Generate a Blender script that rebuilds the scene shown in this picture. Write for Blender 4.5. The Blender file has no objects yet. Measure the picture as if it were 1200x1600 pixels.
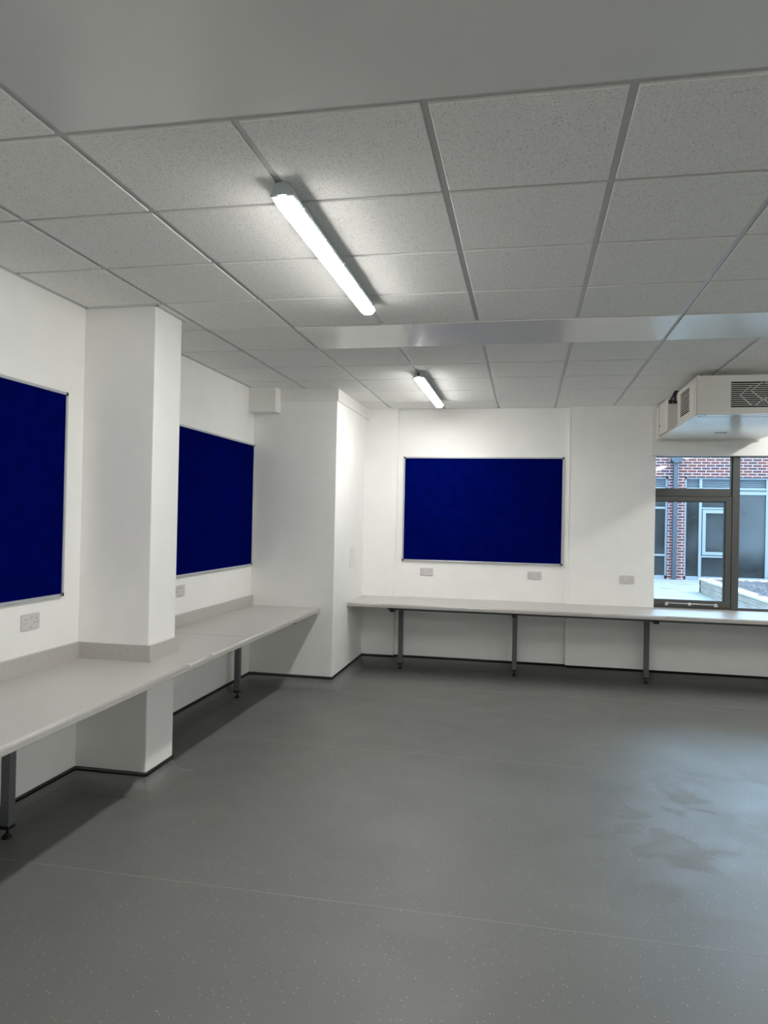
import bpy, bmesh, math, random
from mathutils import Vector, Matrix
random.seed(7)
S = bpy.context.scene
COL = S.collection
PI = math.pi

# ---------------------------------------------------------------- camera
YAW, PITCH, ROLL = -0.195635, 0.008126, 0.020363
FPX = 1129.66
cy, sy = math.cos(YAW), math.sin(YAW)
cp, sp = math.cos(PITCH), math.sin(PITCH)
fwd = Vector((sy*cp, cy*cp, sp)); r0 = Vector((cy, -sy, 0)); u0 = r0.cross(fwd)
cr, sr = math.cos(ROLL), math.sin(ROLL)
rgt = r0*cr + u0*sr; up = u0*cr - r0*sr
cam = bpy.data.cameras.new('camera'); camo = bpy.data.objects.new('camera', cam); COL.objects.link(camo)
M = Matrix((rgt, up, -fwd)).transposed().to_4x4(); M.translation = Vector((1.52456, -2.11006, 1.65634))
camo.matrix_world = M
cam.sensor_fit = 'VERTICAL'; cam.sensor_height = 36; cam.lens = FPX/1600*36
cam.clip_start = 0.05; cam.clip_end = 300
S.camera = camo

# ---------------------------------------------------------------- sky, sun, exposure
LAMP = 86.0          # diffuser emission
SKY = 10.0
SUN = 4.0
S.view_settings.view_transform = 'Standard'; S.view_settings.look = 'None'
S.view_settings.gamma = 1; S.view_settings.use_curve_mapping = False
S.view_settings.exposure = 0.14
S.cycles.max_bounces = 24; S.cycles.diffuse_bounces = 16; S.cycles.glossy_bounces = 8
w = bpy.data.worlds.new('sky'); S.world = w; w.use_nodes = True
bg = w.node_tree.nodes['Background']; bg.inputs['Color'].default_value = (0.50, 0.74, 1.0, 1); bg.inputs['Strength'].default_value = SKY
sl = bpy.data.lights.new('sun', 'SUN'); sl.energy = SUN; sl.angle = math.radians(6); sl.color = (1.0, 0.9, 0.82)
so = bpy.data.objects.new('sun', sl); COL.objects.link(so)
so.rotation_euler = Vector((0.75, -0.55, 0.9)).to_track_quat('Z', 'Y').to_euler(); so.location = (20, -20, 30)

# ---------------------------------------------------------------- materials
def mat(name, col, rough=0.5, metal=0.0, spec=0.5, emit=None, estr=0.0, coat=0.0):
    m = bpy.data.materials.new(name); m.use_nodes = True
    b = m.node_tree.nodes['Principled BSDF']
    b.inputs['Base Color'].default_value = (*col, 1); b.inputs['Roughness'].default_value = rough
    b.inputs['Metallic'].default_value = metal; b.inputs['Specular IOR Level'].default_value = spec
    b.inputs['Coat Weight'].default_value = coat
    if emit:
        b.inputs['Emission Color'].default_value = (*emit, 1); b.inputs['Emission Strength'].default_value = estr
    return m
def nodes(m):
    nt = m.node_tree; return nt, nt.nodes, nt.links, nt.nodes['Principled BSDF']
def ramp(N, stops):
    r = N.new('ShaderNodeValToRGB'); e = r.color_ramp.elements
    while len(e) < len(stops): e.new(0.5)
    for k, (p, c) in enumerate(stops):
        e[k].position = p; e[k].color = (*c, 1) if len(c) == 3 else c
    return r
def coords(N, L, scale=(1, 1, 1)):
    t = N.new('ShaderNodeTexCoord'); mp = N.new('ShaderNodeMapping'); mp.inputs['Scale'].default_value = scale
    L.new(t.outputs['Object'], mp.inputs['Vector']); return mp
def noisy(m, c1, c2, scale, detail=3, lo=0.35, hi=0.65, bump=0.0, bscale=None, stretch=(1, 1, 1)):
    nt, N, L, b = nodes(m); mp = coords(N, L, stretch)
    n = N.new('ShaderNodeTexNoise'); n.inputs['Scale'].default_value = scale; n.inputs['Detail'].default_value = detail
    L.new(mp.outputs[0], n.inputs['Vector']); r = ramp(N, [(lo, c1), (hi, c2)])
    L.new(n.outputs['Fac'], r.inputs[0]); L.new(r.outputs[0], b.inputs['Base Color'])
    if bump:
        n2 = N.new('ShaderNodeTexNoise'); n2.inputs['Scale'].default_value = bscale or scale; n2.inputs['Detail'].default_value = 2
        L.new(mp.outputs[0], n2.inputs['Vector'])
        bp = N.new('ShaderNodeBump'); bp.inputs['Strength'].default_value = bump; bp.inputs['Distance'].default_value = 0.002
        L.new(n2.outputs['Fac'], bp.inputs['Height']); L.new(bp.outputs[0], b.inputs['Normal'])
    return m

PAINT = noisy(mat('white_emulsion', (0.8, 0.8, 0.77), 0.55, spec=0.35), (0.86, 0.86, 0.84), (0.88, 0.88, 0.86), 6, bump=0.15, bscale=90)
BOXP = noisy(mat('white_gloss_boxing', (0.8, 0.8, 0.77), 0.4), (0.79, 0.79, 0.765), (0.82, 0.82, 0.79), 5)

def tile_mat():
    m = mat('mineral_ceiling_tile', (0.6, 0.6, 0.585), 0.9, spec=0.1)
    nt, N, L, b = nodes(m); mp = coords(N, L)
    v = N.new('ShaderNodeTexVoronoi'); v.inputs['Scale'].default_value = 95; v.inputs['Randomness'].default_value = 1
    L.new(mp.outputs[0], v.inputs['Vector'])
    n = N.new('ShaderNodeTexNoise'); n.inputs['Scale'].default_value = 60; n.inputs['Detail'].default_value = 2; L.new(mp.outputs[0], n.inputs['Vector'])
    sub = N.new('ShaderNodeMath'); sub.operation = 'SUBTRACT'; L.new(v.outputs['Distance'], sub.inputs[0])
    mul = N.new('ShaderNodeMath'); mul.operation = 'MULTIPLY'; mul.inputs[1].default_value = 0.35; L.new(n.outputs['Fac'], mul.inputs[0]); L.new(mul.outputs[0], sub.inputs[1])
    r = ramp(N, [(0.0, (0.5, 0.5, 0.49)), (0.045, (0.86, 0.86, 0.835))])
    L.new(sub.outputs[0], r.inputs[0])
    n2 = N.new('ShaderNodeTexNoise'); n2.inputs['Scale'].default_value = 130; L.new(mp.outputs[0], n2.inputs['Vector'])
    r2 = ramp(N, [(0.3, (0.92, 0.92, 0.92)), (0.7, (1.05, 1.05, 1.05))]); L.new(n2.outputs['Fac'], r2.inputs[0])
    mx = N.new('ShaderNodeMix'); mx.data_type = 'RGBA'; mx.blend_type = 'MULTIPLY'; mx.inputs[0].default_value = 1
    L.new(r.outputs[0], mx.inputs[6]); L.new(r2.outputs[0], mx.inputs[7]); L.new(mx.outputs[2], b.inputs['Base Color'])
    return m
TILE = tile_mat()
GRID = mat('white_steel_ceiling_grid', (0.56, 0.56, 0.555), 0.35, spec=0.5)
PANEL = noisy(mat('satin_metal_ceiling_panel', (0.55, 0.55, 0.53), 0.26, metal=0.12), (0.78, 0.785, 0.77), (0.81, 0.81, 0.79), 2)

def floor_mat(name='grey_safety_vinyl', worn=True):
    m = mat(name, (0.16, 0.163, 0.153), 0.5, spec=0.35)
    nt, N, L, b = nodes(m); mp = coords(N, L)
    # broad scuffing
    n = N.new('ShaderNodeTexNoise'); n.inputs['Scale'].default_value = 1.3; n.inputs['Detail'].default_value = 6; n.inputs['Distortion'].default_value = 0.6
    L.new(mp.outputs[0], n.inputs['Vector'])
    r = ramp(N, [(0.3, (0.144, 0.146, 0.138)), (0.7, (0.164, 0.167, 0.157))]); L.new(n.outputs['Fac'], r.inputs[0])
    # quartz speckle
    v = N.new('ShaderNodeTexVoronoi'); v.inputs['Scale'].default_value = 60; L.new(mp.outputs[0], v.inputs['Vector'])
    rs = ramp(N, [(0.08, (1, 1, 1)), (0.135, (0, 0, 0))]); L.new(v.outputs['Distance'], rs.inputs[0])
    sep = N.new('ShaderNodeSeparateColor'); L.new(v.outputs['Color'], sep.inputs[0])
    gt = N.new('ShaderNodeMath'); gt.operation = 'GREATER_THAN'; gt.inputs[1].default_value = 0.58; L.new(sep.outputs[0], gt.inputs[0])
    ml = N.new('ShaderNodeMath'); ml.operation = 'MULTIPLY'; L.new(rs.outputs[0], ml.inputs[0]); L.new(gt.outputs[0], ml.inputs[1])
    mx = N.new('ShaderNodeMix'); mx.data_type = 'RGBA'; L.new(ml.outputs[0], mx.inputs[0]); L.new(r.outputs[0], mx.inputs[6]); mx.inputs[7].default_value = (0.55, 0.55, 0.5, 1)
    # fine grain
    g = N.new('ShaderNodeTexNoise'); g.inputs['Scale'].default_value = 220; g.inputs['Detail'].default_value = 1; L.new(mp.outputs[0], g.inputs['Vector'])
    rg = ramp(N, [(0.3, (0.9, 0.9, 0.9)), (0.7, (1.1, 1.1, 1.1))]); L.new(g.outputs['Fac'], rg.inputs[0])
    m2 = N.new('ShaderNodeMix'); m2.data_type = 'RGBA'; m2.blend_type = 'MULTIPLY'; m2.inputs[0].default_value = 1
    L.new(mx.outputs[2], m2.inputs[6]); L.new(rg.outputs[0], m2.inputs[7])
    last = m2.outputs[2]
    if worn:
        # dried spill stain near the right, and mop marks
        t = N.new('ShaderNodeTexCoord'); mp2 = N.new('ShaderNodeMapping'); mp2.vector_type = 'POINT'
        mp2.inputs['Location'].default_value = (-1.45, -2.75, 0); mp2.inputs['Scale'].default_value = (1.0, 1.0, 1); mp2.inputs['Rotation'].default_value = (0, 0, 0.35)
        L.new(t.outputs['Object'], mp2.inputs['Vector'])
        nw = N.new('ShaderNodeTexNoise'); nw.inputs['Scale'].default_value = 2.6; nw.inputs['Detail'].default_value = 3; nw.inputs['Distortion'].default_value = 0.7
        L.new(mp2.outputs[0], nw.inputs['Vector'])
        ln = N.new('ShaderNodeVectorMath'); ln.operation = 'LENGTH'
        sc = N.new('ShaderNodeVectorMath'); sc.operation = 'MULTIPLY'; sc.inputs[1].default_value = (1.7, 0.8, 0)
        L.new(mp2.outputs[0], sc.inputs[0]); L.new(sc.outputs[0], ln.inputs[0])
        fall = ramp(N, [(0.35, (1, 1, 1)), (1.0, (0, 0, 0))]); L.new(ln.outputs['Value'], fall.inputs[0])
        edge = ramp(N, [(0.50, (0, 0, 0)), (0.535, (1, 1, 1)), (0.62, (0.55, 0.55, 0.55)), (0.66, (0.25, 0.25, 0.25))]); L.new(nw.outputs['Fac'], edge.inputs[0])
        mm = N.new('ShaderNodeMath'); mm.operation = 'MULTIPLY'; L.new(fall.outputs[0], mm.inputs[0]); L.new(edge.outputs[0], mm.inputs[1])
        mk = N.new('ShaderNodeMath'); mk.operation = 'MULTIPLY'; mk.inputs[1].default_value = 0.11; L.new(mm.outputs[0], mk.inputs[0])
        m3 = N.new('ShaderNodeMix'); m3.data_type = 'RGBA'; L.new(mk.outputs[0], m3.inputs[0]); L.new(last, m3.inputs[6]); m3.inputs[7].default_value = (0.10, 0.095, 0.08, 1)
        last = m3.outputs[2]
        ro = N.new('ShaderNodeTexNoise'); ro.inputs['Scale'].default_value = 2.2; ro.inputs['Detail'].default_value = 5; ro.inputs['Distortion'].default_value = 1.0
        L.new(mp.outputs[0], ro.inputs['Vector'])
        mr = N.new('ShaderNodeMapRange'); mr.inputs[1].default_value = 0.3; mr.inputs[2].default_value = 0.7; mr.inputs[3].default_value = 0.42; mr.inputs[4].default_value = 0.52
        L.new(ro.outputs['Fac'], mr.inputs[0])
        ad = N.new('ShaderNodeMath'); ad.operation = 'ADD'; L.new(mr.outputs[0], ad.inputs[0]); L.new(mk.outputs[0], ad.inputs[1]); L.new(ad.outputs[0], b.inputs['Roughness'])
    L.new(last, b.inputs['Base Color'])
    bp = N.new('ShaderNodeBump'); bp.inputs['Strength'].default_value = 0.12; bp.inputs['Distance'].default_value = 0.001
    L.new(g.outputs['Fac'], bp.inputs['Height']); L.new(bp.outputs[0], b.inputs['Normal'])
    return m
FLOOR = floor_mat(); COVE = floor_mat('grey_vinyl_cove', False)
WELD = mat('pale_weld_rod', (0.27, 0.27, 0.25), 0.5)
BLACKCAP = mat('black_capping_strip', (0.006, 0.006, 0.006), 0.35)
WORKTOP = noisy(mat('grey_laminate', (0.4, 0.39, 0.37), 0.32, spec=0.5), (0.43, 0.415, 0.39), (0.51, 0.495, 0.47), 160, detail=2)
SEAM = mat('worktop_joint', (0.22, 0.21, 0.2), 0.5)
LEGM = mat('grey_powder_coated_steel', (0.115, 0.122, 0.128), 0.4, spec=0.5)
BLACKP = mat('black_plastic', (0.008, 0.008, 0.008), 0.4)
def felt():
    m = mat('blue_felt', (0.0, 0.003, 0.08), 1.0, spec=0.0)
    noisy(m, (0.0002, 0.0022, 0.074), (0.0004, 0.0032, 0.092), 9, detail=5, bump=0.5, bscale=260); return m
FELT = felt()
ALU = mat('anodised_aluminium', (0.52, 0.54, 0.59), 0.3, metal=0.4)
CHROME = mat('chrome', (0.75, 0.75, 0.78), 0.15, metal=1.0)
PLAS = mat('white_moulded_plastic', (0.62, 0.59, 0.60), 0.3)
PLASD = mat('socket_slot', (0.10, 0.09, 0.10), 0.5)
PLASR = mat('white_rocker', (0.68, 0.66, 0.66), 0.25)
DIFF = mat('lit_opal_diffuser', (0.9, 0.9, 0.9), 0.3, emit=(1.0, 0.985, 0.945), estr=LAMP)
DIFFE = mat('opal_diffuser_rim', (0.9, 0.9, 0.9), 0.3, emit=(1.0, 0.985, 0.945), estr=LAMP*0.36)
BATTEN = mat('grey_polycarbonate', (0.42, 0.47, 0.48), 0.35)
DARKM = mat('dark_gland', (0.03, 0.03, 0.03), 0.4)
FRAME = mat('dark_grey_window_frame', (0.075, 0.077, 0.072), 0.4, spec=0.5)
GASK = mat('black_gasket', (0.01, 0.01, 0.012), 0.5)
CASE = mat('cream_white_sheet_steel', (0.72, 0.715, 0.67), 0.32, spec=0.5)
CASEP = mat('pale_steel_tray', (0.84, 0.84, 0.84), 0.2, metal=0.6)
HOLE = mat('dark_grille_void', (0.012, 0.012, 0.014), 0.7)
CABLE = mat('purple_black_cable', (0.02, 0.012, 0.035), 0.5)
def glass_mat():
    m = bpy.data.materials.new('clear_window_glass'); m.use_nodes = True
    nt = m.node_tree; N, L = nt.nodes, nt.links; N.clear()
    o = N.new('ShaderNodeOutputMaterial'); t = N.new('ShaderNodeBsdfTransparent'); t.inputs[0].default_value = (0.93, 0.97, 0.98, 1)
    g = N.new('ShaderNodeBsdfGlossy'); g.inputs['Roughness'].default_value = 0.02
    f = N.new('ShaderNodeFresnel'); f.inputs['IOR'].default_value = 1.45; mx = N.new('ShaderNodeMixShader')
    L.new(f.outputs[0], mx.inputs[0]); L.new(t.outputs[0], mx.inputs[1]); L.new(g.outputs[0], mx.inputs[2]); L.new(mx.outputs[0], o.inputs[0])
    return m
GLASS = glass_mat()
# outside
def brick_mat():
    m = mat('red_stock_brick', (0.4, 0.2, 0.18), 0.85, spec=0.2)
    nt, N, L, b = nodes(m); mp = coords(N, L); mp.inputs['Rotation'].default_value = (PI/2, 0, 0)
    br = N.new('ShaderNodeTexBrick'); br.offset = 0.5; br.inputs['Scale'].default_value = 1
    br.inputs['Brick Width'].default_value = 0.225; br.inputs['Row Height'].default_value = 0.075; br.inputs['Mortar Size'].default_value = 0.009
    br.inputs['Mortar Smooth'].default_value = 0.2; br.inputs['Bias'].default_value = -0.1
    br.inputs['Color1'].default_value = (0.098, 0.028, 0.023, 1); br.inputs['Color2'].default_value = (0.043, 0.023, 0.029, 1); br.inputs['Mortar'].default_value = (0.30, 0.255, 0.265, 1)
    L.new(mp.outputs[0], br.inputs['Vector']); L.new(br.outputs['Color'], b.inputs['Base Color']); return m
BRICK = brick_mat()
BLUEFR = mat('pale_blue_grey_frame', (0.132, 0.153, 0.174), 0.4)
LOUV = mat('blue_grey_louvre', (0.060, 0.076, 0.098), 0.45)
PIPE = mat('blue_grey_downpipe', (0.019, 0.027, 0.041), 0.4)
DGLASS = noisy(mat('dark_reflective_glazing', (0.04, 0.055, 0.07), 0.12, spec=0.35), (0.004, 0.006, 0.008), (0.02, 0.025, 0.028), 1.2)
def paving():
    m = mat('pale_paving', (0.4, 0.4, 0.38), 0.85)
    nt, N, L, b = nodes(m); mp = coords(N, L)
    br = N.new('ShaderNodeTexBrick'); br.offset = 0.5; br.inputs['Scale'].default_value = 1; br.inputs['Brick Width'].default_value = 0.6; br.inputs['Row Height'].default_value = 0.4; br.inputs['Mortar Size'].default_value = 0.006
    br.inputs['Color1'].default_value = (0.164, 0.160, 0.144, 1); br.inputs['Color2'].default_value = (0.144, 0.144, 0.133, 1); br.inputs['Mortar'].default_value = (0.109, 0.109, 0.101, 1)
    L.new(mp.outputs[0], br.inputs['Vector']); n = N.new('ShaderNodeTexNoise'); n.inputs['Scale'].default_value = 1.7; n.inputs['Detail'].default_value = 6; L.new(mp.outputs[0], n.inputs['Vector'])
    r = ramp(N, [(0.36, (0.55, 0.57, 0.6)), (0.42, (1, 1, 1))]); L.new(n.outputs['Fac'], r.inputs[0])
    mx = N.new('ShaderNodeMix'); mx.data_type = 'RGBA'; mx.blend_type = 'MULTIPLY'; mx.inputs[0].default_value = 0.8
    L.new(br.outputs['Color'], mx.inputs[6]); L.new(r.outputs[0], mx.inputs[7]); L.new(mx.outputs[2], b.inputs['Base Color']); return m
PAVE = paving()
SLEEP = noisy(mat('weathered_timber', (0.3, 0.27, 0.22), 0.85), (0.13, 0.115, 0.095), (0.21, 0.19, 0.16), 7, detail=5, stretch=(1, 0.25, 3))
COPING = noisy(mat('pale_coping', (0.5, 0.5, 0.45), 0.8), (0.26, 0.24, 0.20), (0.34, 0.32, 0.28), 5)
BARK = noisy(mat('dark_bark_mulch', (0.06, 0.05, 0.06), 0.9), (0.012, 0.010, 0.011), (0.06, 0.055, 0.06), 14, detail=6, bump=1.0, bscale=30)
RENDER = mat('outer_render', (0.45, 0.42, 0.4), 0.9)

# ---------------------------------------------------------------- mesh helpers
class MB:
    def __init__(s): s.bm = bmesh.new(); s.mi = 0
    def box(s, x0, x1, y0, y1, z0, z1):
        vs = [s.bm.verts.new((x, y, z)) for z in (z0, z1) for x, y in ((x0, y0), (x1, y0), (x1, y1), (x0, y1))]
        for f in ((0, 3, 2, 1), (4, 5, 6, 7), (0, 1, 5, 4), (1, 2, 6, 5), (2, 3, 7, 6), (3, 0, 4, 7)):
            fc = s.bm.faces.new([vs[i] for i in f]); fc.material_index = s.mi
        return s
    def bbox(s, x0, x1, y0, y1, z0, z1, r=0.003, seg=2):
        b = MB(); b.box(x0, x1, y0, y1, z0, z1)
        bmesh.ops.bevel(b.bm, geom=list(b.bm.edges), offset=r, segments=seg, profile=0.5, affect='EDGES')
        return s.join(b)
    def join(s, o, mtx=None):
        vm = {}
        for v in o.bm.verts: vm[v] = s.bm.verts.new(mtx @ v.co if mtx else v.co)
        for f in o.bm.faces:
            fc = s.bm.faces.new([vm[v] for v in f.verts]); fc.material_index = s.mi; fc.smooth = f.smooth
        o.bm.free(); return s
    def prism(s, pts, axis, a, b):
        """extrude polygon pts along axis from a to b"""
        def P(u, v, w):
            return {'x': (w, u, v), 'y': (u, w, v), 'z': (u, v, w)}[axis]
        A = [s.bm.verts.new(P(u, v, a)) for u, v in pts]; B = [s.bm.verts.new(P(u, v, b)) for u, v in pts]
        n = len(pts)
        fs = [s.bm.faces.new(A), s.bm.faces.new(B[::-1])]
        for i in range(n): fs.append(s.bm.faces.new((A[i], B[i], B[(i+1) % n], A[(i+1) % n])))
        for f in fs: f.material_index = s.mi
        return s
    def cyl(s, c, r, h, axis='z', n=20, r2=None):
        r2 = r if r2 is None else r2
        m = {'z': Matrix.Identity(4), 'x': Matrix.Rotation(PI/2, 4, 'Y'), 'y': Matrix.Rotation(-PI/2, 4, 'X')}[axis]
        b = MB(); bmesh.ops.create_cone(b.bm, cap_ends=True, segments=n, radius1=r, radius2=r2, depth=h)
        for f in b.bm.faces: f.smooth = len(f.verts) == 4
        return s.join(b, Matrix.Translation(c) @ m)
    def tube(s, pts, r, n=8):
        pts = [Vector(p) for p in pts]; rings = []
        for i, p in enumerate(pts):
            t = (pts[min(i+1, len(pts)-1)] - pts[max(i-1, 0)]).normalized()
            a = t.orthogonal().normalized() if i == 0 else (rings[-1][1] - t*rings[-1][1].dot(t)).normalized()
            b = t.cross(a)
            rings.append(([s.bm.verts.new(p + (a*math.cos(2*PI*k/n) + b*math.sin(2*PI*k/n))*r) for k in range(n)], a))
        for (A, _), (B, _) in zip(rings, rings[1:]):
            for k in range(n):
                f = s.bm.faces.new((A[k], A[(k+1) % n], B[(k+1) % n], B[k])); f.smooth = True
        s.bm.faces.new(rings[0][0][::-1]); s.bm.faces.new(rings[-1][0]); return s
    def build(s, name, m, parent=None):
        bmesh.ops.recalc_face_normals(s.bm, faces=s.bm.faces)
        me = bpy.data.meshes.new(name); s.bm.to_mesh(me); s.bm.free()
        for k in (m if isinstance(m, (list, tuple)) else [m]): me.materials.append(k)
        o = bpy.data.objects.new(name, me); COL.objects.link(o)
        if parent: 
            o.parent = parent; o.matrix_parent_inverse = Matrix.Translation(parent.location).inverted()
        return o
def tag(o, label, cat, group=None):
    o['label'] = label; o['category'] = cat
    if group: o['group'] = group
    return o
def thing(name, label, cat, loc=(0, 0, 0), group=None):
    o = bpy.data.objects.new(name, None); COL.objects.link(o); o.location = loc; o.empty_display_size = 0.1
    return tag(o, label, cat, group)
def struct(o): o['kind'] = 'structure'; return o
def dup(o, delta, label=None, parent=None):
    c = o.copy(); COL.objects.link(c)
    if parent: c.parent = parent
    else: c.location = o.location + Vector(delta)
    for ch in list(o.children): dup(ch, None, parent=c)
    if label: c['label'] = label
    return c

# ---------------------------------------------------------------- room dimensions (metres)
H = 2.89                                   # tile face
XL, XR, YN, YB = -1.13, 9.55, -4.4, 5.90
CX1, CY0, CY1 = -0.665, 1.835, 2.165       # column
BX1, BY0 = -0.287, 4.62                    # boxed-out corner
WX0, WZ0, WZ1 = 2.84, 0.70, 2.365          # window opening left / bottom / head
WX1 = 8.6
LIN = 2.787

# floor
b = MB(); b.box(XL-0.3, XR+0.3, YN-0.3, YB+0.3, -0.1, 0.0); fl = struct(b.build('floor', FLOOR))
for yy in (-3.15, -1.1, 0.925, 2.95, 4.97):
    b = MB(); b.bbox(XL+0.11, XR-0.11, yy-0.002, yy+0.002, -0.001, 0.0008, r=0.0003, seg=1); b.build('weld_seam', WELD, fl)

# walls
b = MB(); b.box(XL-0.25, XL, YN-0.25, YB+0.3, 0, H+0.3); struct(b.build('wall_left', PAINT))
b = MB(); b.box(XR, XR+0.25, YN-0.25, YB+0.3, 0, H+0.3); struct(b.build('wall_right', PAINT))
b = MB(); b.box(XL, XR, YN-0.25, YN, 0, H+0.3); struct(b.build('wall_front', PAINT))
b = MB()
YM = YB+0.03                               # middle panel is set back a little
b.box(XL, 0.08, YB-0.02, YB+0.30, 0, H+0.3)
b.box(0.08, 1.96, YM, YB+0.30, 0, H+0.3)
b.box(1.96, WX0, YB-0.02, YB+0.30, 0, H+0.3)
b.box(WX0, WX1, YB-0.02, YB+0.30, 0, WZ0)
b.box(WX0, WX1, YB-0.02, YB+0.30, WZ1+0.02, H+0.3)
b.box(WX1, XR, YB-0.02, YB+0.30, 0, H+0.3)
struct(b.build('wall_back', PAINT))
b = MB(); b.bbox(XL-0.05, CX1, CY0, CY1, 0, H+0.01, r=0.006); struct(b.build('wall_column', PAINT))
b = MB(); b.bbox(XL-0.05, BX1, BY0, YB+0.05, 0, H+0.01, r=0.006); struct(b.build('wall_corner', PAINT))
# corner beads at the two steps of the back wall
b = MB(); b.bbox(1.948, 1.968, YB-0.026, YM, 0.12, H, r=0.004); struct(b.build('trim_1', PAINT))
b = MB(); b.bbox(0.066, 0.086, YB-0.024, YM, 0.12, H, r=0.004); struct(b.build('trim_2', PAINT))
# window head boxing
b = MB(); b.bbox(LIN, XR, YB-0.055, YB+0.02, WZ1, H, r=0.004); struct(b.build('trim_3', BOXP))
# pipe boxing against left wall, cornice strips, little boxing at the back corner
b = MB(); b.bbox(XL-0.02, -0.86, 4.47, BY0+0.02, 2.655, H, r=0.004); struct(b.build('trim_4', BOXP))
b = MB(); b.prism([(-0.862, BY0-0.012), (BX1+0.012, BY0-0.012), (BX1+0.012, YB-0.09), (BX1-0.001, YB-0.09), (BX1-0.001, BY0+0.001), (-0.862, BY0+0.001)], 'z', 2.775, H); struct(b.build('trim_5', BOXP))
b = MB(); b.bbox(BX1-0.02, BX1+0.045, YB-0.11, YB, 2.77, H, r=0.003); struct(b.build('trim_6', BOXP))

# ---------------------------------------------------------------- ceiling
# slab above, tiles with dropped (tegular) faces, tees recessed between them
b = MB(); b.box(XL-0.25, XR+0.25, YN-0.25, YB+0.3, H+0.3, H+0.4); ceil = struct(b.build('ceiling', PAINT))
JN, JB = -8, 10
tl = MB(); pn = MB()
G = 0.012
def covered(i, j):
    return (i >= 0 and j < 0 and j >= -3) or (i >= 0 and j == 4)
for i in range(-2, 16):
    x0, x1 = max(.6*i, XL+0.012), min(.6*(i+1), XR)
    if x1-x0 < .05: continue
    for j in range(JN, JB):
        if covered(i, j): continue
        y0, y1 = max(.6*j, YN), min(.6*(j+1), YB+0.03)
        if y1-y0 < .05: continue
        tl.bbox(x0+G+.001, x1-G-.001, y0+G+.001, y1-G-.001, H-.001, H+.02, r=0.0025, seg=1)
for f in tl.bm.faces:
    f.normal_update()
    if abs(f.normal.z) < 0.9: f.material_index = 1
tl.build('tile', [TILE, mat('white_tile_edge', (0.84, 0.84, 0.82), 0.7)], ceil)
# smooth panels: the wide one overhead and the strip across the room
for (x0, x1, y0, y1) in ((0, XR, -1.8, 0), ):
    pn.bbox(x0+G+.004, x1, y0+G, y1-G-.006, H-.001, H+.02, r=0.002)
pn.build('overhead_panel', PANEL, ceil)
pn = MB()
for (x0, x1) in ((0, 2.4), (2.4, 4.8), (4.8, 7.2), (7.2, XR)):
    pn.bbox(x0+G, x1-G if x1 < XR else x1, 2.4+.004, 3.0-.004, H-.004, H+.02, r=0.002)
pn.build('panel_strip', PANEL, ceil)
gr = MB()
for i in range(-1, 16):
    x = .6*i
    segs = [(YN, YB+.03)]
    if i >= 1: segs = [(YN, -1.8), (0, 2.4 if i not in (4, 8, 12) else YB+.03)] + ([] if i in (4, 8, 12) else [(3.0, YB+.03)])
    for a, c in segs: gr.box(x-.0125, x+.0125, a, c, H+.008, H+.021)
for j in range(-7, 10):
    y = .6*j
    if -3 < j < 0: gr.box(XL, 0, y-.0125, y+.0125, H+.0082, H+.0205)
    else: gr.box(XL, XR, y-.0125, y+.0125, H+.0082, H+.0205)
# wall angles
gr.box(XL, XL+.019, YN, 5.0, H-.002, H+.02); gr.box(BX1, XR, YB-.0, YB+.035, H-.002, H+.02)
gr.box(XL+.0, CX1+.02, CY0-.02, CY0+.001, H-.002, H+.02); gr.box(CX1-.001, CX1+.02, CY0-.02, CY1+.02, H-.002, H+.02)
gr.build('grid', GRID, ceil)
b = MB(); b.box(XL, XR, YN, YB+.04, H+.022, H+.03); b.build('tile_backing', GRID, ceil)

# ---------------------------------------------------------------- coved skirting
RC = 0.095
def profile():
    """(distance from wall, height) of the cove"""
    pts = []
    for k in range(9):
        a = PI/2*k/8
        pts.append((RC - RC*math.cos(PI/2 - a) if False else RC*(1-math.sin(a)) , RC*(1-math.cos(a))))
    return pts
def sweep(path, normals, prof, name, m, parent=None):
    """path: corner points; normals: offset direction per segment (into the room); mitred"""
    mb = MB(); rings = []
    n = len(path)
    for i, p in enumerate(path):
        if i == 0: d = Vector(normals[0])
        elif i == n-1: d = Vector(normals[-1])
        else:
            a, c = Vector(normals[i-1]), Vector(normals[i]); d = a + c
        rings.append([mb.bm.verts.new((p[0]+d.x*o, p[1]+d.y*o, z)) for o, z in prof])
    for A, B in zip(rings, rings[1:]):
        for k in range(len(prof)-1):
            f = mb.bm.faces.new((A[k], A[k+1], B[k+1], B[k])); f.smooth = True
    return mb.build(name, m, parent)
cprof = [(RC*(1-math.sin(a)) + 0.0012, RC*(1-math.cos(a)) + 0.0006) for a in [PI/2*k/10 for k in range(11)]]
# order: from wall top (a=90deg: offset 0, z RC) down to the floor (offset RC, z 0)
cprof = cprof[::-1]
sprof = [(0.0, RC+.024), (0.004, RC+.026), (0.007, RC+.022), (0.007, RC+.002), (0.004, RC-.001), (0.0, RC-.001)]
lpath = [(XL, YN), (XL, CY0), (CX1, CY0), (CX1, CY1), (XL, CY1), (XL, BY0), (BX1, BY0), (BX1, YB-.02)]
lnorm = [(1, 0), (0, -1), (1, 0), (0, 1), (1, 0), (0, -1), (1, 0)]
bpath = [(BX1, YB-.02), (0.08, YB-.02), (0.08, YM), (1.96, YM), (1.96, YB-.02), (XR, YB-.02)]
bnorm = [(0, -1), (1, 0), (0, -1), (-1, 0), (0, -1)]
def full(path, norm): return path, norm
bl = struct(sweep(lpath, lnorm, cprof, 'baseboard_left', COVE)); sweep(lpath, lnorm, sprof, 'capping_strip', BLACKCAP, bl)
bb = struct(sweep(bpath, bnorm, cprof, 'baseboard_back', COVE)); sweep(bpath, bnorm, sprof, 'capping_strip', BLACKCAP, bb)
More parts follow.
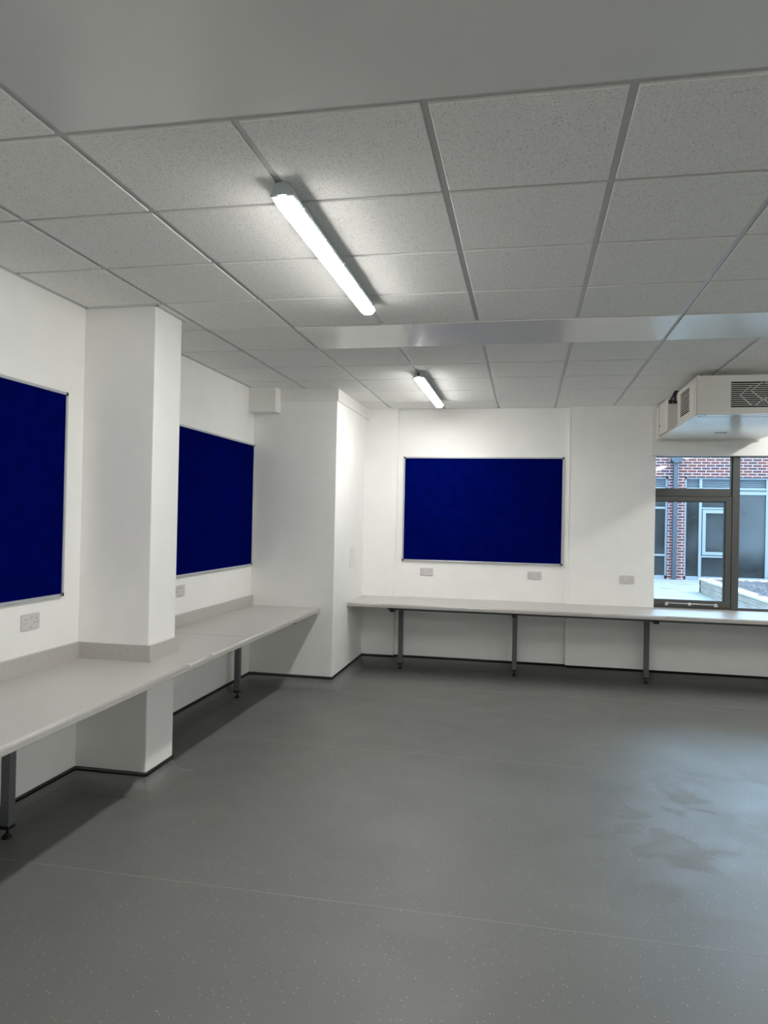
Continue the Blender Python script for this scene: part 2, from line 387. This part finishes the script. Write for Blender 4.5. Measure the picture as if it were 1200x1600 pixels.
br_ = struct(sweep([(XR, YB), (XR, YN)], [(-1, 0)], cprof, 'baseboard_right', COVE)); sweep([(XR, YB), (XR, YN)], [(-1, 0)], sprof, 'capping_strip', BLACKCAP, br_)
bf = struct(sweep([(XR, YN), (XL, YN)], [(0, 1)], cprof, 'baseboard_front', COVE)); sweep([(XR, YN), (XL, YN)], [(0, 1)], sprof, 'capping_strip', BLACKCAP, bf)
# mitre welds on the cove's outside corners
mw = MB()
for (px, py, dx, dy) in ((CX1, CY0, 1, -1), (CX1, CY1, 1, 1), (BX1, BY0, 1, -1)):
    mw.tube([(px+dx*o, py+dy*o, z) for o, z in cprof], 0.0022, 6)
for (pts) in ([(CX1-.13, CY0-o, z) for o, z in cprof], [(BX1-.16, BY0-o, z) for o, z in cprof]):
    mw.tube(pts, 0.0013, 5)
mw.tube([(CX1-.13, CY0-RC, .001), (CX1+RC, CY0-RC, .001)], .0012, 5)
mw.build('corner_weld', WELD, bl)

# ---------------------------------------------------------------- worktops
ZT = 0.775; TH = 0.040
def worktop_edge_profile(front, back, s):
    """rounded (postformed) nose; s=+1 nose towards +u, -1 towards -u"""
    r = 0.016; pts = [(back, ZT-TH), (back, ZT)]
    for k in range(7):
        a = PI/2 - PI/2*k/6; pts.append((front - s*r + s*r*math.cos(a), ZT - r + r*math.sin(a)))
    for k in range(1, 5):
        a = -PI/2*k/4; rr = 0.006; pts.append((front - s*rr + s*rr*math.cos(a), ZT-TH+rr + rr*math.sin(a)))
    return pts
lb = thing('workbench', 'long grey laminate workbench fixed along the left wall, wrapped around the white column', 'workbench', (-0.75, 1.2, 0))
# nose line drifts slightly, following the photograph: -0.375 near, -0.418 far
mb = MB()
y0, y1 = YN+.02, BY0-.001
A = worktop_edge_profile(-0.375, XL+.0015, 1); Bp = worktop_edge_profile(-0.418, XL+.0015, 1)
xa = lambda y: -0.375 - 0.043*max(0, min(1, (y-0.2)/3.0))
rings = []
for yy in (y0, 0.2, CY0-.001):
    P_ = worktop_edge_profile(xa(yy), XL+.0015, 1); rings.append([mb.bm.verts.new((x, yy, z)) for x, z in P_])
def skin(rings):
    mb.bm.faces.new(rings[0]); mb.bm.faces.new(rings[-1][::-1])
    for a, c in zip(rings, rings[1:]):
        for k in range(len(a)):
            f = mb.bm.faces.new((a[k], a[(k+1) % len(a)], c[(k+1) % len(a)], c[k])); f.smooth = 1 < k < 8
skin(rings)
rings = [[mb.bm.verts.new((x, yy, z)) for x, z in worktop_edge_profile(xa(yy), CX1+.0015, 1)] for yy in (CY0-.001, CY1+.001)]; skin(rings)
rings = [[mb.bm.verts.new((x, yy, z)) for x, z in worktop_edge_profile(xa(yy), XL+.0015, 1)] for yy in (CY1+.001, 3.2, y1)]; skin(rings)
mb.build('worktop', WORKTOP, lb)
b = MB(); b.box(XL+.02, -0.43, 2.843, 2.8455, ZT-.001, ZT+.0006); b.build('joint_line', SEAM, lb)
UT = 0.020; UZ = 0.872
b = MB()
XW = XL+.0015
b.prism([(XW, YN+.02), (XW+UT, YN+.02), (XW+UT, CY0-UT), (CX1+UT, CY0-UT), (CX1+UT, CY1+.015), (CX1+.0015, CY1+.015), (CX1+.0015, CY0-.0015), (XW, CY0-.0015)], 'z', ZT, UZ)
b.build('upstand', WORKTOP, lb)
b = MB(); b.bbox(XW, XW+UT, CY1+.0015, BY0-.0015, ZT, UZ, r=.0015); b.build('upstand', WORKTOP, lb)
LG = 0.05
def leg(parent, x, y, axis, front):
    """square leg with black collar and levelling foot, and a bearer running to the nose"""
    h = LG/2
    b = MB(); b.bbox(x-h, x+h, y-h, y+h, 0.062, ZT-TH-.001, r=.004); lg = b.build('leg', LEGM, parent)
    b = MB(); b.bbox(x-h-.0015, x+h+.0015, y-h-.0015, y+h+.0015, 0.05, 0.068, r=.002)
    b.cyl((x, y, 0.036), 0.006, 0.03, n=12); b.cyl((x, y, 0.018), 0.017, 0.012, n=18, r2=0.010); b.cyl((x, y, 0.007), 0.024, 0.012, n=20, r2=0.02)
    b.build('levelling_foot', BLACKP, lg)
    b = MB()
    if axis == 'y':
        b.bbox(x-.024, x+.024, front, y-h, ZT-TH-.042, ZT-TH-.001, r=.003); be = b.build('bearer', LEGM, parent)
        b = MB(); b.bbox(x-.0245, x+.0245, front-.012, front+.001, ZT-TH-.0425, ZT-TH-.002, r=.003); b.build('end_cap', BLACKP, be)
    else:
        b.bbox(x+h, front, y-.024, y+.024, ZT-TH-.042, ZT-TH-.001, r=.003); be = b.build('bearer', LEGM, parent)
        b = MB(); b.bbox(front-.001, front+.012, y-.0245, y+.0245, ZT-TH-.0425, ZT-TH-.002, r=.003); b.build('end_cap', BLACKP, be)
for yy in (-1.9, -0.3, 1.125, 2.65, 4.08): leg(lb, -1.025, yy, 'x', -0.50)
# small support bracket where the left bench meets the boxed corner
b = MB(); b.bbox(-0.50, -0.44, BY0-.03, BY0-.001, ZT-TH-.03, ZT-TH-.001, r=.002); b.build('support_bracket', BOXP, lb)

FY = 5.165
rb = thing('workbench', 'grey laminate workbench along the back wall under the single blue board and the window', 'workbench', (2.0, 5.55, 0))
mb = MB()
prof = worktop_edge_profile(FY, YB-.021, -1)
def slab(x0, x1, back):
    P_ = worktop_edge_profile(FY, back, -1)
    skin([[mb.bm.verts.new((x, u, z)) for u, z in P_] for x in (x0, x1)])
slab(BX1+.001, 0.08, YB-.021); slab(0.08, 1.96, YM-.001); slab(1.96, WX0+.01, YB-.021); slab(WX0+.01, XR-.001, YB-.021)
mb.build('worktop', WORKTOP, rb)
b = MB(); b.bbox(0.12, XR-.05, FY+.10, FY+.125, ZT-TH-.03, ZT-TH-.001, r=.002); b.build('front_rail', LEGM, rb)
for xx in (0.181, 1.417, 2.757, 4.1, 5.4, 6.7, 8.0, 9.2): leg(rb, xx, 5.76, 'y', FY+.035)
b = MB(); b.bbox(BX1+.001, BX1+.03, 5.23, 5.28, ZT-TH-.03, ZT-TH-.001, r=.002); b.build('support_bracket', BOXP, rb)

# ---------------------------------------------------------------- blue notice boards
def board(label, W_, Ht, mtx):
    """built in local space: x right, z up, y out of wall = -y"""
    t = thing('notice_board', label, 'notice board', mtx.translation, 'blue felt notice boards')
    def put(mb, name, m, par=t):
        bmesh.ops.transform(mb.bm, matrix=mtx, verts=mb.bm.verts); return mb.build(name, m, par)
    F = 0.017
    b = MB(); b.box(F*.5, W_-F*.5, -0.012, -0.001, F*.5, Ht-F*.5); put(b, 'felt_panel', FELT)
    b = MB()
    for (x0, x1, z0, z1) in ((0.02, W_-.02, Ht-F, Ht), (0.02, W_-.02, 0, F), (0, F, 0.02, Ht-.02), (W_-F, W_, 0.02, Ht-.02)):
        b.bbox(x0, x1, -0.020, -0.001, z0, z1, r=.003)
    fr = put(b, 'frame', ALU)
    for cx in (0, 1):
        for cz in (0, 1):
            x0 = -0.001 if cx == 0 else W_-.021; z0 = -0.001 if cz == 0 else Ht-.021
            b = MB(); b.bbox(x0, x0+.022, -0.0215, -0.0005, z0, z0+.022, r=.006, seg=3); put(b, 'corner_cap', BLACKP, t)
    b = MB(); b.cyl((W_-.032, -0.022, 0.0095), 0.0085, 0.005, 'y', 18); sc = put(b, 'screw_cover', CHROME)
    b = MB(); b.cyl((W_-.032, -0.0245, 0.0095), 0.0045, 0.002, 'y', 12); put(b, 'screw_hole', BLACKP, sc)
    return t
RL = Matrix.Rotation(PI/2, 4, 'Z')     # local +x -> world +y, local -y -> world +x
board('blue felt board cut by the left edge, nearest the camera, above the left bench', 1.755, 1.185, Matrix.Translation((XL, -0.094, 1.163)) @ RL)
board('blue felt board on the left wall, partly hidden behind the white column', 1.755, 1.185, Matrix.Translation((XL, 2.847, 1.165)) @ RL)
board('blue felt board on the back wall, seen whole above two sockets', 1.757, 1.170, Matrix.Translation((0.150, YM, 1.180)))

# ---------------------------------------------------------------- sockets
def socket(label, mtx):
    t = thing('wall_socket', label, 'socket', mtx.translation, 'double wall sockets above the benches')
    def put(mb, name, m, par=t):
        bmesh.ops.transform(mb.bm, matrix=mtx, verts=mb.bm.verts); return mb.build(name, m, par)
    b = MB(); b.bbox(-.073, .073, -.010, 0, -.043, .043, r=.003, seg=3); put(b, 'faceplate', PLAS)
    for s in (-1, 1):
        b = MB(); b.bbox(s*.010-.0075, s*.010+.0075, -.0135, -.009, .010, .034, r=.0015); put(b, 'rocker_switch', PLASR)
        b = MB(); c = s*.043
        b.box(c-.002, c+.002, -.0106, -.0099, .010, .019)
        b.box(c-.0145, c-.0080, -.0106, -.0099, -.009, -.0050); b.box(c+.0080, c+.0145, -.0106, -.0099, -.009, -.0050)
        put(b, 'pin_slots', PLASD)
    b = MB()
    for k, wd in enumerate((.003, .002, .003, .0015, .003)):
        b.box(-.009+k*.004, -.009+k*.004+wd, -.0106, -.0099, -.0335, -.0305)
    put(b, 'maker_mark', PLASD)
    for s in (-1, 1):
        b = MB(); b.cyl((s*.064, -.0105, 0.0), .0028, .001, 'y', 12); put(b, 'fixing_screw', CHROME)
    return t
socket('white double socket on the left wall below the nearest blue board', Matrix.Translation((XL, 1.392, 1.052)) @ RL)
socket('white double socket beside the column, half hidden, above the far part of left bench', Matrix.Translation((XL, 3.13, 1.055)) @ RL)
socket('white double socket under the left end of the back wall board', Matrix.Translation((0.431, YM, 1.066)))
socket('white double socket under the right end of the back wall board', Matrix.Translation((1.612, YM, 1.064)))
socket('white double socket between the back wall board and the window', Matrix.Translation((2.566, YB-.02, 1.058)))
b = MB(); b.bbox(BX1, BX1+.007, 5.24, 5.45, 1.125, 1.345, r=.002); bp_ = tag(b.build('blank_cover_plate', BOXP), 'white blank cover plate on the side of the boxed corner above the back bench', 'cover plate')

# ---------------------------------------------------------------- batten lights
def batten(label, x, y, gland=True, L_=1.5):
    t = thing('batten_light', label, 'ceiling light', (x, y+L_/2, H), 'ceiling batten lights')
    zb = H - .001
    # grey body: trapezoid section with chamfered ends
    b = MB(); b.prism([(x-.022, zb), (x+.022, zb), (x+.030, zb-.012), (x+.031, zb-.036), (x+.046, zb-.046), (x+.047, zb-.054), (x-.047, zb-.054), (x-.046, zb-.046), (x-.031, zb-.036), (x-.030, zb-.012)], 'y', y-.004, y+L_+.004)
    bmesh.ops.bevel(b.bm, geom=list(b.bm.edges), offset=.004, segments=2, affect='EDGES'); body = b.build('body', BATTEN, t)
    # opal diffuser, rounded section
    pts = [(x+u_, zb-v_) for u_, v_ in ((.042, .0575), (.038, .065), (.031, .0725), (.022, .078), (.011, .081), (0, .082), (-.011, .081), (-.022, .078), (-.031, .0725), (-.038, .065), (-.042, .0575))]
    b = MB(); rings = []
    ys = [0, .012, .026, .045]
    sc = [.35, .78, .95, 1]
    seq = [(y+d, s_) for d, s_ in zip(ys, sc)] + [(y+L_-d, s_) for d, s_ in zip(ys[::-1], sc[::-1])]
    full_ = [(x+.040, zb-.052)] + pts + [(x-.040, zb-.052)]
    for yy, s_ in seq:
        rings.append([b.bm.verts.new((x+(px-x)*s_, yy, zb-.046+(pz-zb+.046)*s_)) for px, pz in full_])
    for A_, B_ in zip(rings, rings[1:]):
        for k in range(len(full_)):
            f = b.bm.faces.new((A_[k], A_[(k+1) % len(full_)], B_[(k+1) % len(full_)], B_[k])); f.smooth = True
            if k < 3 or k > len(full_)-5 or A_ is rings[0] or B_ is rings[-1]: f.material_index = 1
    b.bm.faces.new(rings[0]); b.bm.faces.new(rings[-1][::-1])
    b.build('diffuser', [DIFF, DIFFE], t)
    for k in range(5):
        yy = y+.14+k*(L_-.28)/4
        for s in (-1, 1):
            b = MB(); b.bbox(x+s*.046-.004, x+s*.046+.004, yy-.02, yy+.02, zb-.058, zb-.040, r=.002); b.build('clip', BATTEN, body)
    if gland: b = MB(); b.cyl((x, y-.008, zb-.026), .011, .02, 'y', 16); b.build('cable_gland', DARKM, body)
    return t
lamps = [('larger lit batten light, nearest the camera, in line with the smaller one beyond it', .615, .42, False),
         ('smaller lit batten light near the back wall, in line with the larger one', .612, 3.86)]
for nm, xx in (('middle row', 4.27), ('added fill row out of view', 7.8)):  # the outermost row is unseen, added to raise the room's light level
    for nm2, yy in (('level with the white column', .42), ('close to the back windows', 3.86), ('added behind the camera out of view', -3.05)):  # lights behind the camera are unseen and added for more light
        lamps.append((f'lit batten light on the ceiling, {nm}, {nm2}', xx, yy))
lamps.append(('added fill batten light, unseen behind the camera over the left bench side', .615, -3.05))  # unseen extra light, added to brighten the near end
for a in lamps: batten(*a)

# ---------------------------------------------------------------- ventilation unit over the window
vt = thing('ventilation_unit', 'large cream box ventilation unit with black grilles hung over the window', 'ventilation unit', (3.32, 4.9, 2.54))
X0, X1, Y0, Y1, Z0, Z1 = 2.832, 3.812, 4.0, 4.76, 2.532, 2.838
b = MB()
# casing is a set of panels around the grille openings
gy0, gy1, gz0, gz1 = 4.285, 4.655, 2.595, 2.798
fx0, fx1, fz0, fz1 = 3.082, 3.562, 2.583, 2.785
b.box(X0, fx0, Y0, Y0+.02, Z0, Z1); b.box(fx1, X1, Y0, Y0+.02, Z0, Z1); b.box(fx0, fx1, Y0, Y0+.02, Z0, fz0); b.box(fx0, fx1, Y0, Y0+.02, fz1, Z1)
b.box(X0, X0+.02, Y0+.02, gy0, Z0, Z1); b.box(X0, X0+.02, gy1, Y1, Z0, Z1); b.box(X0, X0+.02, gy0, gy1, Z0, gz0); b.box(X0, X0+.02, gy0, gy1, gz1, Z1)
b.box(X1-.02, X1, Y0+.02, Y1, Z0, Z1); b.box(X0+.02, X1-.02, Y0+.02, Y1, Z1-.01, Z1); b.box(X0+.02, X1-.02, Y1-.02, Y1, Z0, Z1-.01)
vc = b.build('casing', CASE, vt)
# thin lips: front frame seam and raised border of the side door
b = MB(); b.bbox(X0-.004, X0+.03, Y0-.004, Y0+.002, Z0, Z1+.001, r=.0015); b.bbox(X0-.004, X0, Y0-.004, Y0+.02, Z0, Z1+.001, r=.0015)
for (a_, c_, d_, e_) in ((4.10, 4.105, 2.56, 2.815), (4.735, 4.74, 2.56, 2.815), (4.10, 4.74, 2.56, 2.565), (4.10, 4.74, 2.81, 2.815)):
    b.box(X0-.003, X0, a_, c_, d_, e_)
b.build('edge_lip', CASE, vc)
b = MB(); b.box(fx0+.0005, fx1-.0005, Y0+.014, Y0+.018, fz0+.0005, fz1-.0005); b.build('grille_void', HOLE, vt)
b = MB(); b.box(X0+.008, X0+.012, gy0+.0005, gy1-.0005, gz0+.0005, gz1-.0005); b.build('grille_void', HOLE, vt)
ns = 13
for nm, front in (('front_grille', True), ('side_grille', False)):
    b = MB()
    lo, hi = (fz0, fz1) if front else (gz0, gz1)
    ns = 13 if front else 11
    st = (hi-lo)/ns
    for k in range(1, ns):
        z = lo+k*st
        if front: b.box(fx0, fx1, Y0+.001, Y0+.007, z-.0026, z+.0026)
        else: b.box(X0+.001, X0+.005, gy0, gy1, z-.0032, z+.0032)
    if front:
        def stroke(p, q, w_=.0045):
            p, q = Vector(p), Vector(q); d = (q-p).normalized()*1; nrm = Vector((-d.y, d.x))*w_/2
            vs = [p+nrm, q+nrm, q-nrm, p-nrm]; b.prism([(v.x, v.y) for v in vs], 'y', Y0+.0005, Y0+.011)
        cx = 3.322
        L1 = [(3.236, 2.757), (3.150, 2.681), (3.238, 2.596)]; L2 = [(3.312, 2.784), (3.232, 2.712), (3.318, 2.640)]; L3 = [(3.262, 2.596), (3.322, 2.650)]
        for L_ in (L1, L2, L3):
            for p, q in zip(L_, L_[1:]): stroke(p, q); stroke((2*cx-p[0], p[1]), (2*cx-q[0], q[1]))
    b.build(nm, CASE, vt)
# underside tray runs the whole length to the wall
b = MB(); b.bbox(X0+.004, X1-.004, Y0+.004, 5.80, Z0-.006, Z0+.012, r=.003); tr = b.build('bottom_tray', CASEP, vt)
for yy in (4.12, 5.62):
    b = MB(); b.box(X0+.02, X1-.02, yy, yy+.005, Z0-.0075, Z0-.005); b.build('tray_seam', CASE, tr)
b = MB(); b.bbox(3.25, 3.36, 5.20, 5.222, Z0-.009, Z0-.005, r=.001); b.build('drain_slot', DARKM, tr)
for (sx, s2) in ((2.86, 4.07), (2.9, 4.03), (3.78, 4.07)):
    b = MB(); b.cyl((sx, s2, Z0-.007), .004, .004, n=10); b.build('tray_screw', DARKM, tr)
# rear section (set in), side control box, wall flange
b = MB(); b.box(2.955, X1-.1, Y1, 5.80, Z0+.012, 2.80); b.build('rear_duct', CASE, vt)
b = MB(); b.bbox(X0+.006, 2.96, 5.26, 5.72, Z0+.022, 2.872, r=.003); cb = b.build('control_box', CASE, vt)
b = MB(); b.cyl((X0+.005, 5.69, 2.655), .012, .004, 'x', 14); b.build('box_lock', DARKM, cb)
b = MB(); b.bbox(X0-.006, X1+.01, 5.815, YB-.056, 2.512, 2.54, r=.002); b.bbox(X0-.006, X0+.03, 5.815, YB-.056, 2.54, H-.002, r=.002); b.bbox(X0-.002, X0+.02, 5.72, 5.82, Z0, 2.85, r=.002); b.build('wall_flange', CASE, vt)
b = MB(); b.bbox(2.862, 2.957, 4.80, 4.93, 2.765, 2.845, r=.004); b.cyl((2.852, 4.85, 2.80), .022, .024, 'x', 16)
jb = b.build('junction_box', CASE, vt)
b = MB(); b.cyl((2.838, 4.85, 2.80), .010, .012, 'x', 14); b.build('box_plug', DARKM, jb)
for pts, q in (([(2.90, 4.99, 2.90), (2.85, 4.97, 2.885), (2.842, 5.02, 2.85), (2.842, 5.13, 2.835)], (2.842, 5.15, 2.815)), ([(2.92, 5.0, 2.90), (2.86, 4.985, 2.88), (2.846, 4.95, 2.84), (2.846, 4.955, 2.80)], (2.846, 4.96, 2.785))):
    b = MB(); b.tube(pts, .011, 8); pc = b.build('power_cable', CABLE, vt)
    b = MB(); b.cyl(q, .018, .035, n=14, r2=.022); b.build('plug_end', BLACKP, pc)
for x_, y_ in ((2.90, 4.2), (3.74, 4.2), (2.99, 5.5), (3.66, 5.5)):
    b = MB(); b.cyl((x_, y_, 2.86), .006, .05, n=8); b.build('hanging_rod', DARKM, vt)

# ---------------------------------------------------------------- window
win = None
YW0, YW1 = YB+.035, YB+.105
b = MB()
b.box(WX0-.06, WX0+.02-.03, YW0, YW1, WZ0, WZ1+.08)              # left jamb tucked behind the lining
b.box(WX0-.06, WX1, YW0, YW1, WZ1-.005, WZ1+.08)
b.box(WX0-.06, WX1, YW0, YW1, WZ0, 0.800)
b.bbox(3.602, 3.672, YW0-.02, YW1, 0.78, WZ1+.02, r=.004)         # main mullion

for xm in (4.62, 5.62, 6.62, 7.62): b.bbox(xm, xm+.08, YW0-.02, YW1, 0.78, WZ1+.02, r=.004)  # bays further right are unseen, added to let in more daylight
b.bbox(WX1-.06, WX1, YW0, YW1, WZ0, WZ1, r=.004)
b.bbox(WX0-.05, 3.602, YW0+.004, YW1, 1.945, 2.030, r=.004)       # transom
win = struct(b.build('window_1', FRAME))
b = MB()
for (x0, x1, z0, z1) in ((WX0-.08, 3.600, 1.893, 1.943), (WX0-.08, 3.600, .800, .856), (3.540, 3.600, .855, 1.894), (WX0-.08, WX0-.02, .855, 1.894)):
    b.bbox(x0, x1, YW0-.012, YW1-.01, z0, z1, r=.004)
sash = b.build('sash', FRAME, win)
b = MB()
g_ = .007
b.box(3.533, 3.542, YW0-.004, YW1-.02, .855, 1.894); b.box(WX0-.03, 3.54, YW0-.004, YW1-.02, 1.886, 1.895); b.box(WX0-.03, 3.54, YW0-.004, YW1-.02, .855, .862)
b.build('gasket', GASK, sash)
b = MB(); b.box(3.592, 3.602, YW0-.002, YW1-.01, 2.03, WZ1); b.box(3.670, 3.676, YW0-.002, YW1-.01, .8, WZ1); b.build('gasket', GASK, win)
for (x0, x1, z0, z1) in ((WX0-.04, 3.60, 2.03, WZ1), (3.67, 4.62, .80, WZ1), (4.70, 5.62, .80, WZ1), (5.70, 6.62, .80, WZ1), (6.70, 7.62, .80, WZ1), (7.70, WX1-.06, .80, WZ1)):
    b = MB(); b.box(x0, x1, YB+.07, YB+.076, z0, z1); b.build('pane', GLASS, win)
b = MB(); b.box(WX0-.03, 3.54, YB+.07, YB+.076, .856, 1.894); b.build('pane', GLASS, sash)
# telescopic stay bar on the sash's bottom rail
b = MB(); yb_ = YW0-.035
b.tube([(2.965, yb_, .829), (3.47, yb_, .824)], .0045, 8)
for x_ in (2.975, 3.20, 3.455): b.cyl((x_, yb_, .828), .010, .018, 'y', 12); b.bbox(x_-.012, x_+.012, yb_, YW0-.011, .808, .834, r=.002)
b.bbox(2.958, 2.985, YW0-.03, YW0-.010, .802, .815, r=.002); b.bbox(3.44, 3.475, YW0-.03, YW0-.010, .802, .815, r=.002)
b.build('stay_bar', mat('bright_white_metal', (.75, .77, .8), .3, metal=.3), sash)
b = MB(); b.box(WX0, WX1, YB-.02, YW0, ZT-.04, ZT-.0005); struct(b.build('trim_7', WORKTOP))

# ---------------------------------------------------------------- outside courtyard
GZ = 0.20
b = MB(); b.box(-18, 34, YB+.31, 40, GZ-.2, GZ); gd = b.build('ground', PAVE); struct(gd)
FYD = 18.0
bd = thing('courtyard_building', 'red brick building across the courtyard with pale blue window frames', 'building', (6, FYD+2, GZ))
b = MB()
def wl(x0, x1, z0, z1): b.box(x0, x1, FYD, FYD+.3, z0, z1)
wl(-14, 28, 2.885, 4.3)
piers = [(5.152, 5.570), (8.9, 9.32), (12.6, 13.0), (1.2, 1.62), (-3, -2.5), (-14, -6.5), (17, 28)]
for a, c in piers: wl(a, c, GZ, 2.885)
b.build('brick_wall', BRICK, bd)
b = MB(); b.box(-14, 28, FYD-.05, FYD+4, 4.3, 4.45); b.build('roof_edge', LOUV, bd)
def bay(x0, x1, panes):
    """a glazed screen: jambs, louvre band on top, transoms; panes = mullion centres"""
    f = MB(); y0, y1 = FYD+.06, FYD+.14
    f.box(x0, x0+.05, y0, y1, GZ, 2.885); f.box(x1-.05, x1, y0, y1, GZ, 2.885)
    f.box(x0, x1, y0, y1, 2.835, 2.885); f.box(x0, x1, y0, y1, 2.56, 2.61); f.box(x0, x1, y0, y1, GZ, GZ+.09)
    for m_ in panes: f.box(m_-.035, m_+.035, y0-.01, y1, GZ, 2.885)
    fr = f.build('window_frame', BLUEFR, bd)
    g = MB(); g.box(x0, x1, FYD+.10, FYD+.11, GZ, 2.6); g.build('glazing', DGLASS, fr)
    l = MB()
    for k in range(5): l.prism([(FYD+.08, 2.61+k*.045), (FYD+.12, 2.635+k*.045), (FYD+.13, 2.635+k*.045), (FYD+.13, 2.61+k*.045)], 'x', x0+.05, x1-.05)
    l.build('louvre', BLUEFR, fr); l2 = MB(); l2.box(x0, x1, FYD+.131, FYD+.14, 2.6, 2.84); l2.build('louvre_backing', LOUV, fr)
    return fr
fr = bay(1.62, 5.152, [2.8, 3.98])
f = MB(); f.box(4.015, 5.10, FYD+.05, FYD+.13, 2.045, 2.10); f.box(4.015, 5.10, FYD+.05, FYD+.13, .80, .85); f.build('transom', BLUEFR, fr)
fr = bay(5.570, 8.9, [5.968, 6.875, 7.585])
f = MB(); y0, y1 = FYD+.04, FYD+.14
f.box(6.0, 6.84, y0, y1, 2.055, 2.10); f.box(6.0, 6.84, y0, y1, .795, .84)
f.build('transom', BLUEFR, fr)
f = MB(); f.box(6.02, 6.10, y0-.01, y1, .86, 2.04); f.box(6.75, 6.83, y0-.01, y1, .86, 2.04); f.box(6.10, 6.75, y0-.01, y1, 1.95, 2.04); f.box(6.10, 6.75, y0-.01, y1, .86, .94); f.build('casement', BLUEFR, fr)
f = MB(); f.box(6.91, 7.55, y0, y1, 2.44, 2.52); f.build('transom', BLUEFR, fr)
l = MB()
l.box(6.91, 7.55, FYD+.09, FYD+.12, 2.52, 2.6)
l.build('louvre_panel', LOUV, fr)
bay(9.32, 12.6, [10.3, 11.4]); bay(13.0, 17, [14.2, 15.6]); bay(-2.5, 1.2, [-1.2, 0.1]); bay(-6.5, -3, [-5])
dp = thing('downpipe', 'blue grey rainwater downpipe with square hopper on the brick pier outside', 'downpipe', (5.318, FYD-.07, GZ))
b = MB(); b.bbox(5.262, 5.376, FYD-.12, FYD-.01, GZ, 3.30, r=.01); b.build('pipe', PIPE, dp)
b = MB(); b.prism([(5.265, 3.25), (5.373, 3.25), (5.455, 3.31), (5.455, 3.46), (5.19, 3.46), (5.19, 3.31)], 'y', FYD-.2, FYD-.005); b.build('hopper', PIPE, dp)
# raised planter
pl = thing('raised_planter', 'raised timber edged planter bed of dark bark in the courtyard', 'planter', (7.5, 11, GZ))
px0, py1, py0, px1, pz = 5.155, 14.35, 7.4, 11.5, 0.51
b = MB()
for k in range(2):
    z0 = GZ + k*.15
    b.bbox(px0, px0+.12, py0, py1, z0, z0+.145, r=.008); b.bbox(px0, px1, py1-.12, py1, z0+.001, z0+.144, r=.008)
    b.bbox(px1-.12, px1, py0, py1, z0, z0+.145, r=.008); b.bbox(px0, px1, py0, py0+.12, z0+.001, z0+.144, r=.008)
b.build('timber_wall', SLEEP, pl)
b = MB(); b.bbox(px0-.02, px0+.20, py0-.02, py1+.02, pz-.04, pz, r=.006); b.bbox(px0+.2, px1+.02, py1-.2, py1+.02, pz-.04, pz, r=.006); b.bbox(px1-.2, px1+.02, py0, py1-.2, pz-.04, pz, r=.006); b.bbox(px0+.2, px1-.2, py0-.02, py0+.2, pz-.04, pz, r=.006); b.build('coping', COPING, pl)
b = MB(); nx, ny = 64, 70
vs = [[b.bm.verts.new((px0+.1+(px1-px0-.2)*i/nx, py0+.1+(py1-py0-.2)*j/ny, pz-.03+random.uniform(-.03, .05))) for i in range(nx+1)] for j in range(ny+1)]
for j in range(ny):
    for i in range(nx): b.bm.faces.new((vs[j][i], vs[j][i+1], vs[j+1][i+1], vs[j+1][i]))
bk = b.build('bark_mulch', BARK, pl)
sp_ = MB()
for k in range(26):
    a = random.uniform(0, 2*PI); r = random.uniform(.05, .28)
    sp_.tube([(6.35, 13.2, pz-.02), (6.35+r*.5*math.cos(a), 13.2+r*.5*math.sin(a), pz+.12), (6.35+r*math.cos(a), 13.2+r*math.sin(a), pz+.12+random.uniform(-.05, .08))], .006, 5)
sp_.build('small_plant', mat('dull_green_leaf', (.05, .07, .05), .7), pl)
